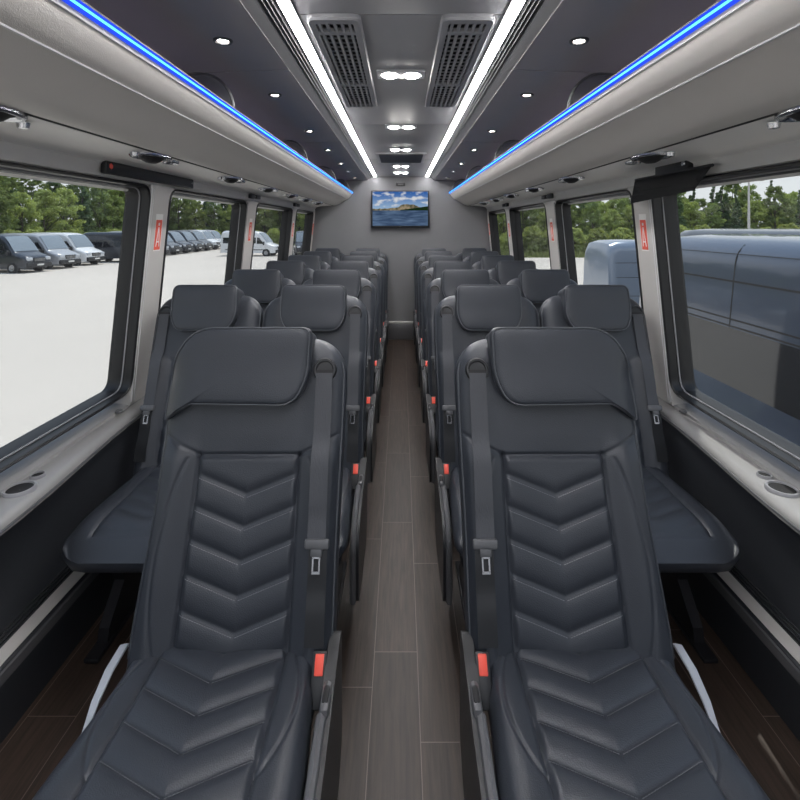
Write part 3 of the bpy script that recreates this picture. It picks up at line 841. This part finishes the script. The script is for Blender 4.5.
# ------------------------------------------------------------------ outside: ground, grass, trees
def concrete():
    m, nt, out = new_mat('pale_concrete_lot'); L = nt.links
    tc = nd(nt, 'ShaderNodeTexCoord')
    n1 = nd(nt, 'ShaderNodeTexNoise'); n1.inputs['Scale'].default_value = .12; n1.inputs['Detail'].default_value = 8; L.new(tc.outputs['Object'], n1.inputs['Vector'])
    cr = nd(nt, 'ShaderNodeValToRGB'); e = cr.color_ramp.elements
    e[0].position = .3; e[0].color = (.54, .495, .445, 1); e[1].position = .7; e[1].color = (.61, .56, .505, 1)
    L.new(n1.outputs['Fac'], cr.inputs[0])
    b = nd(nt, 'ShaderNodeBsdfPrincipled'); b.inputs['Roughness'].default_value = .9; L.new(cr.outputs[0], b.inputs['Base Color']); L.new(b.outputs[0], out.inputs[0]); return m
CONC = concrete()
struct(MB().box((-140, -60, GROUND-.2), (140, 160, GROUND)).build('ground', CONC, smooth=False), 'pale concrete car park around the bus', 'ground')
GRASSM = pbr('meadow_grass', (.20, .24, .075), .9, var=.35, vscale=.6)
g = MB()
g.box((3, 46, GROUND-.1), (140, 160, GROUND+.04)).box((-140, 74, GROUND-.1), (3, 160, GROUND+.04)).box((-140, -60, GROUND-.1), (-34, 74, GROUND+.04))
struct(g.build('lawn', GRASSM, smooth=False), 'grass verge in front of the trees', 'grass')
rnd = random.Random(3)
g = MB()
def blades(n, fx):
    for _ in range(n):
        x, y = fx(); h = rnd.uniform(.25, .8); a = rnd.uniform(0, PI); dx, dy = .06*math.cos(a), .06*math.sin(a)
        lx, ly = rnd.uniform(-.2, .2), rnd.uniform(-.2, .2); z = GROUND+.04
        g.add([(x-dx, y-dy, z), (x+dx, y+dy, z), (x+lx, y+ly, z+h)], [(0, 1, 2)])
blades(5000, lambda: (rnd.uniform(6, 62), 46.2+rnd.random()**2*5))
blades(3500, lambda: (rnd.uniform(-36, 3), 74.2+rnd.random()**2*5))
blades(4000, lambda: (-34.2-rnd.random()**2*4, rnd.uniform(24, 74)))
tag(g.build('tall_grass', pbr('tall_grass_blades', (.24, .27, .09), .9, var=.3, vscale=.4), smooth=False, recalc=False), 'tall meadow grass along the edge of the trees', 'grass', kind='stuff')

def leaf_mat(name, col, var=.4):
    m, nt, out = new_mat(name); L = nt.links
    tc = nd(nt, 'ShaderNodeTexCoord'); oi = nd(nt, 'ShaderNodeObjectInfo')
    n = nd(nt, 'ShaderNodeTexNoise'); n.inputs['Scale'].default_value = 1.1; n.inputs['Detail'].default_value = 4; L.new(tc.outputs['Object'], n.inputs['Vector'])
    k = mth(nt, 'ADD', mth(nt, 'MULTIPLY', n.outputs['Fac'], 2*var), mth(nt, 'MULTIPLY', oi.outputs['Random'], .4))
    k = mth(nt, 'ADD', k, .8-var)
    sc = nd(nt, 'ShaderNodeVectorMath', operation='SCALE'); sc.inputs[0].default_value = col; L.new(k, sc.inputs['Scale'])
    d = nd(nt, 'ShaderNodeBsdfDiffuse'); tr = nd(nt, 'ShaderNodeBsdfTranslucent'); L.new(sc.outputs[0], d.inputs[0])
    s2 = nd(nt, 'ShaderNodeVectorMath', operation='MULTIPLY'); L.new(sc.outputs[0], s2.inputs[0]); s2.inputs[1].default_value = (1.2, 1.15, .6); L.new(s2.outputs[0], tr.inputs[0])
    mx = nd(nt, 'ShaderNodeMixShader'); mx.inputs[0].default_value = .42; L.new(d.outputs[0], mx.inputs[1]); L.new(tr.outputs[0], mx.inputs[2]); L.new(mx.outputs[0], out.inputs[0]); return m
BARK = pbr('grey_bark', (.10, .085, .07), .9, bump=.5, bscale=20)
GREENS = [leaf_mat('deciduous_leaves', (.25, .32, .135)), leaf_mat('light_leaves', (.36, .43, .175)), leaf_mat('conifer_needles', (.14, .20, .11)), leaf_mat('bush_leaves', (.36, .42, .17))]
def tree_proto(name, kind, H, W, seed, mat, nl=5200):
    r = random.Random(seed)
    t = thing(name, '', 'tree')
    tr = [(0, 0, 0)]
    for k in range(1, 6): tr.append((r.uniform(-.12, .12)*k*.5, r.uniform(-.12, .12)*k*.5, H*.16*k))
    rad = [.20*H/10*(1-.17*k) for k in range(6)]
    m = MB(); m.tube(tr, rad, 8)
    lobes = []
    if kind == 'conifer':
        for k in range(22):
            z = H*(.08+.90*k/21); rr = W*(1-.95*k/21)*.85
            for j in range(max(1, 9-k//2)):
                a = r.uniform(0, 2*PI); lobes.append((rr*.62*math.cos(a), rr*.62*math.sin(a), z, max(.16, rr*.42), .22+.10*rr))
    else:
        for k in range(95):
            a = r.uniform(0, 2*PI); u = r.random()
            z = H*(.12+.84*u); prof = math.sin(PI*min(1, .22+.78*u)**1.15)**.6 if u < .98 else .3
            rr = W*prof*math.sqrt(r.uniform(.2, 1.15)); s = r.uniform(.5, 1.0)*W*.30
            lobes.append((rr*math.cos(a)*.85, rr*math.sin(a)*.85, min(z, H-s*.6), s, s*.75))
        for k in range(7):
            a = r.uniform(0, 2*PI); z0 = H*r.uniform(.25, .6)
            m.tube([(0, 0, z0), (W*.35*math.cos(a), W*.35*math.sin(a), z0+H*.12), (W*.7*math.cos(a), W*.7*math.sin(a), z0+H*.22)], [.07, .045, .02], 5)
    m.build('trunk', BARK, t)
    g = MB(); per = nl//len(lobes)
    for lx, ly, lz, s, sz in lobes:
        for _ in range(per):
            d = Vector((r.gauss(0, 1), r.gauss(0, 1), r.gauss(0, 1))).normalized(); q = r.random()**.4
            p = Vector((lx+d.x*s*q, ly+d.y*s*q, max(.1, lz+d.z*sz*q)))
            n = (d+Vector((r.gauss(0, .5), r.gauss(0, .5), r.gauss(.3, .5)))).normalized()
            a = n.orthogonal().normalized(); b = n.cross(a); th = r.uniform(0, PI)
            e1 = a*math.cos(th)+b*math.sin(th); e2 = n.cross(e1); L_ = r.uniform(.10, .20); w_ = L_*r.uniform(.45, .7)
            g.add([p-e1*L_, p+e2*w_, p+e1*L_, p-e2*w_], [(0, 1, 2, 3)])
    g.build('foliage', mat, t, smooth=False, recalc=False)
    return t
protos = [('deciduous_tree', 'broad dark green leafy tree at the forest edge beyond the car park', tree_proto('deciduous_tree', 'd', 10.5, 2.45, 1, GREENS[0], 9000)),
          ('leafy_tree', 'light green leafy tree at the forest edge beyond the car park', tree_proto('leafy_tree', 'd', 8.5, 2.3, 2, GREENS[1], 8000)),
          ('conifer_tree', 'dark narrow conifer tree at the forest edge beyond the car park', tree_proto('conifer_tree', 'conifer', 12, 2.3, 3, GREENS[2], 8000)),
          ('forest_bush', 'low pale green bush growing in front of the forest trees', tree_proto('forest_bush', 'd', 2.6, 1.25, 4, GREENS[3], 3500))]
seen = set()
def plant(k, x, y, sc, rz):
    nm, lab, p = protos[k]
    if nm in seen: o = copy_tree(p)
    else: o = p; seen.add(nm)
    o.location = (x, y, GROUND); o.rotation_euler = (0, 0, rz); o.scale = (sc, sc, sc)
    o['label'] = lab; o['group'] = ['broad forest trees', 'light green forest trees', 'forest conifers', 'forest edge bushes'][k]; o['category'] = 'bush' if k == 3 else 'tree'
R2 = random.Random(11)
def line(x0, y0, x1, y1, n, sc, kinds, jit=.35):
    for i in range(n):
        f = (i+.5)/n
        plant(R2.choice(kinds), x0+(x1-x0)*f+R2.uniform(-jit, jit), y0+(y1-y0)*f+R2.uniform(-jit, jit), sc*R2.uniform(.85, 1.15), R2.uniform(0, 6.28))
line(-39.5, 34, -40, 80, 14, .90, [0, 1, 0, 2])
line(-44.5, 34, -45.5, 88, 15, 1.08, [0, 2, 0])
line(-42.5, 81, -11, 83, 11, .95, [0, 1, 0])
line(-44, 87, -9, 88, 11, 1.2, [0, 2, 0])
line(10.5, 54, 60, 55, 20, .66, [0, 1, 1, 0, 2])
line(9, 58, 64, 59.5, 22, .72, [0, 1, 2, 0])
line(11, 62, 70, 64, 22, .80, [0, 1, 0, 2])
line(-38, 4, -39.5, 31, 9, .85, [0, 1, 0]); line(-43, 0, -44, 31, 9, 1.05, [0, 2, 0]); line(61.5, 53, 92, 44, 9, .72, [0, 1, 0, 2])
line(-36, 34, -36.2, 74, 15, .95, [3], .25); line(-34, 77, -13, 77, 9, 1.0, [3], .25); line(10.5, 49.8, 56, 50.2, 20, 1.2, [3], .25)

# street lamp
t = thing('street_lamp', 'tall pale street lamp pole standing before the trees on the right', 'street lamp', (25.9, 35, GROUND))
MB().tube([(0, 0, .3), (0, 0, 6.5)], [.11, .06], 12).build('pole', WALLGREY, t)
MB().lathe([(.0005, .35), (.17, .35), (.20, 0), (.0005, 0)], 16).build('footing', CONC, t)
MB().tube([(0, 0, 6.45), (.3, 0, 6.5), (.75, 0, 6.5)], .035, 8).rbox((.5, -.12, 6.45), (1.1, .12, 6.56), .04).build('lamp_head', WALLGREY, t)

# ------------------------------------------------------------------ vans
CARGLASS = pbr('dark_car_glass', (.012, .015, .02), .05, spec=.8)
WSGLASS = pbr('windscreen_glass', (.22, .26, .30), .06, spec=1.0)  # reflected sky is put into the base colour, hence paler than side glass
TYRE = pbr('tyre_rubber', (.015, .015, .016), .8)
RIM = pbr('alloy_rim', (.45, .45, .46), .35, .7)
BUMP = pbr('black_bumper', (.02, .021, .024), .5)
LAMPG = pbr('headlamp_glass', (.55, .58, .62), .1, spec=.8)
def paint(name, c, metal=.25): return pbr(name, c, .28, metal, coat=.8)
PAINT = {'navy': paint('navy_paint', (.022, .028, .042)), 'silver': paint('silver_paint', (.42, .43, .45)), 'white': paint('white_paint', (.75, .76, .77), 0), 'hazed': paint('hazed_slate_paint', (.22, .27, .35)), 'blue': paint('slate_blue_paint', (.085, .115, .175)), 'grey': paint('dark_grey_paint', (.06, .065, .075))}  # lighter blue is the slate paint with sky sheen and glass haze put in
def van(name, label, col, H=2.55, L_=5.9, W=1.0, seams=False, glass_band=False, windows=True, group=None):
    """front at x=0 facing -x, body runs to x=L_; y is across"""
    t = thing(name, label, 'van', group=group)
    k = H/2.55
    st = [(0.0, .42, .80), (.05, .36, .95), (.16, .34, 1.06), (.35, .33, 1.14), (.75, .33, 1.27), (.98, .33, 1.36), (1.2, .33, 1.66), (1.45, .33, 1.98), (1.7, .33, 2.25), (1.9, .33, 2.40), (2.15, .33, 2.49), (2.6, .33, 2.54), (3.6, .33, 2.55), (L_-.7, .33, 2.55), (L_-.3, .33, 2.53), (L_-.1, .34, 2.46), (L_-.03, .36, 2.30), (L_, .42, 2.05)]
    st = [(x, b, z*k) for x, b, z in st]
    def hw(x): return W*(.80+.20*min(1, (x/.45))**.5) if x < .45 else W*(1-.05*max(0, (x-L_+.25)/.25)**2)
    def zt(x):
        for (a, _, za), (b, _, zb) in zip(st, st[1:]):
            if a <= x <= b: return za+(zb-za)*(x-a)/(b-a)
        return st[-1][2]
    def yside(x, z):
        # half width at height z: slight belly, tumblehome above the belt line, rounded roof edge
        top = zt(x); w_ = hw(x)
        belt = 1.18*k
        if z > belt: w_ *= 1-.115*((z-belt)/(2.5*k-belt))**1.4
        w_ -= .02*sst(1.17*k, 1.25*k, z)
        if seams: w_ -= .085*sst(1.16*k, 1.285*k, z)
        c = top-z; r = .22
        if c < r: w_ -= r-math.sqrt(max(0, r*r-(r-c)**2))
        return max(w_, .02)
    def ring(x, b):
        top = zt(x); n = 18; zs = [b]+[b+(top-b)*(1-(1-i/n)**1.6) for i in range(1, n+1)]
        right = [(x, yside(x, z), z) for z in zs[:-1]]+[(x, yside(x, top-.004)*.999, top-.002)]
        left = [(a, -y_, z) for a, y_, z in right[::-1]]
        roof = [(x, y_*right[-1][1], top+.03*(1-y_*y_)) for y_ in (.66, .33, 0, -.33, -.66)]
        return right+roof+left
    body = MB().loft([ring(x, b) for x, b, _ in st]).build('body', col, t, ang=40)
    off = .008
    def side_patch(nm, mat, pts, sides=(-1, 1), th=.012, par=t, nx=8, nz=4):
        for s in sides:
            m = MB(); (xa0, xa1, za), (xb0, xb1, zb) = pts        # bottom edge, top edge
            for lay in (0,):
                grid = []
                for j in range(nz+1):
                    v = j/nz; z = za+(zb-za)*v
                    row = []
                    for i in range(nx+1):
                        x = (xa0+(xb0-xa0)*v)+((xa1+(xb1-xa1)*v)-(xa0+(xb0-xa0)*v))*i/nx
                        row.append((x, s*(yside(x, z)+th), z))
                    grid.append(row)
                inner = [[(x, s*(abs(y_)-th-.01), z) for x, y_, z in row] for row in grid]
                o1 = len(m.v)
                n = nx+1
                vs_ = [p for r_ in grid for p in r_]+[p for r_ in inner for p in r_]; q = n*(nz+1); f = []
                for j in range(nz):
                    for i in range(nx): f.append((j*n+i, j*n+i+1, (j+1)*n+i+1, (j+1)*n+i))
                bd = [i for i in range(n)]+[j*n+nx for j in range(1, nz+1)]+[nz*n+i for i in range(nx-1, -1, -1)]+[j*n for j in range(nz-1, 0, -1)]
                for a, b in zip(bd, bd[1:]+bd[:1]): f.append((a, b, b+q, a+q))
                m.add(vs_, f)
            m.build(nm, mat, par, ang=30)
    # windscreen
    m = MB(); rows = []
    for j in range(9):
        x = 1.0+(1.86-1.0)*j/8; z = zt(x); rows.append([(x-.012, y_*(yside(x, z-.10)-.04), z+.012+.03*(1-y_*y_)) for y_ in [-.97+1.94*i/8 for i in range(9)]])
    m.loft(rows, closed=False, caps=False); m.build('windscreen', WSGLASS, t, ang=60)
    if not (seams): side_patch('door_window', CARGLASS, ((1.25, 2.02, 1.26*k), (1.78, 2.0, 1.92*k)))
    if not windows:
        for z in (1.05, 1.55, 1.95):
            side_patch('body_groove', LINED, ((2.2, L_-.2, z*k), (2.2, L_-.2, (z+.014)*k)), th=.003, nx=20, nz=1)
    elif glass_band:
        side_patch('side_glass', CARGLASS, ((1.25 if seams else 2.15, L_-.25, 1.30*k), (1.75 if seams else 2.15, L_-.28, 1.82*k)), nx=20, th=.004)
    else:
        for a, b in ((2.12, 3.25), (3.33, 4.5), (4.58, L_-.25)):
            side_patch('side_window', CARGLASS, ((a, b, 1.30*k), (a, b, 1.90*k)))
    side_patch('side_moulding', BUMP, ((1.3, L_-.5, .62*k), (1.3, L_-.5, .70*k)), th=.015)
    if seams:
        for x in (2.38, 5.1):
            side_patch('panel_seam', LINED, ((x, x+.012, .40), (x, x+.012, 2.50*k)), th=.003, nx=1, nz=40)
        for z, dz in ((2.19, .016), (1.885, .012), (1.83, .012), (2.42, .005)):
            side_patch('body_groove', LINED, ((1.2 if z < 2 else 2.2, L_-.15, z*k), (1.2 if z < 2 else 2.2, L_-.15, (z+dz)*k)), th=.003, nx=30, nz=1)
    # front end
    fx = lambda y_: 0
    gr = MB().rbox((-.03, -.42, .72), (.10, .42, .98), .03).build('grille', BUMP, t)
    m = MB()
    for z in (.77, .83, .89): m.box((-.036, -.38, z), (-.026, .38, z+.02))
    m.build('grille_bar', RIM, gr, smooth=False)
    MB().lathe([(.062, .012), (.075, .012), (.075, 0)], 18, Matrix.Translation((-.034, 0, .87)) @ Matrix.Rotation(-PI/2, 4, 'Y')).build('emblem', CHROME, gr)
    for s in (-1, 1):
        MB().rbox((-.005, s*.66-.19, .80), (.22, s*.66+.19, 1.02), .05).build('headlamp', LAMPG, t)
        MB().rbox((1.18, s*(W+.11)-.10, 1.15*k), (1.30, s*(W+.11)+.10, 1.50*k), .04).build('mirror', BUMP, t)
        MB().rbox((L_-.06, s*.80-.07, .8), (L_-.01, s*.80+.07, 1.5), .02).build('tail_lamp', RED, t)
    MB().rbox((-.09, -.88, .34), (.14, .88, .66), .05).build('bumper', BUMP, t)
    MB().rbox((-.10, -.24, .46), (-.085, .24, .57), .004).build('number_plate', WHITEST, t)
    MB().rbox((L_-.05, -.90, .34), (L_+.07, .90, .58), .04).build('rear_bumper', BUMP, t)
    for x in (1.02, L_-1.25):
        for s in (-1, 1):
            Mx = Matrix.Translation((x, s*(W-.085), .34)) @ Matrix.Rotation(-s*PI/2, 4, 'X')
            MB().lathe([(.0005, .112), (.40, .112), (.415, .10), (.415, -.1)], 26, Matrix.Translation((x, s*(W-.105), .36)) @ Matrix.Rotation(-s*PI/2, 4, 'X')).build('wheel_arch', BUMP, t)
            wv = MB().lathe([(.20, .12), (.31, .13), (.34, .10), (.34, -.10), (.30, -.12), (.0005, -.12)], 24, Mx).build('wheel', TYRE, t)
            MB().lathe([(.0005, .11), (.06, .115), (.10, .09), (.19, .10), (.205, .13), (.21, .10)], 20, Mx).build('rim', RIM, wv)
    return t
vp = {}
def put(colk, x, y, ang, label, H=2.55, **kw):
    key = (colk, H, tuple(sorted(kw.items())))
    if key in vp: o = copy_tree(vp[key])
    else: o = van('van', label, PAINT[colk], H, **kw); vp[key] = o
    o.location = (x, y, GROUND); o.rotation_euler = (0, 0, ang); o['label'] = label; o['group'] = 'parked vans'
A = PI-.16     # noses point towards +x, a little towards the viewer
row = [('navy', 'dark navy van parked nearest in the left row, by the window edge'), ('silver', 'silver grey van parked second in the left row'), ('white', 'white van parked third in the left row')]
for i, (c, lab) in enumerate(row): put(c, -24.3, 31.6+2.95*i, A, lab)
put('navy', -21.4, 41.0, PI, 'dark van parked side-on behind the white van, near the first pillar')
for i, c in enumerate(['silver', 'grey', 'navy', 'navy', 'grey', 'white', 'silver']):
    put(c, -24.0, 47.5+2.85*i, A, '%s van in the far left row, %s from the first pillar' % ({'silver': 'silver', 'grey': 'dark grey', 'navy': 'dark navy', 'white': 'white'}[c], ['first', 'second', 'third', 'fourth', 'fifth', 'sixth', 'seventh'][i]))
put('white', -12.7, 49, PI-.10, 'white van seen from its side through the third left window')
put('silver', -15.2, 56, PI-.06, 'silver van half hidden behind the white van')
put('navy', -10.1, 49.5, PI/2+.25, 'dark van facing the bus, seen through the rearmost left window')
# right side: two big vans close by and one behind them
put('blue', 4.05, -.6, PI/2, 'large slate blue van close beside the right front window', 2.98, L_=6.9, W=1.05, seams=True, glass_band=True)
put('hazed', 12.25, 14.4, PI, 'steel slate blue van parked crosswise further back, seen through the second right window', 2.66, L_=6.3, W=1.0, windows=False)
put('grey', 7.4, 3.4, PI/2, 'dark van whose roof shows behind the large blue van', 3.02, L_=8.0)
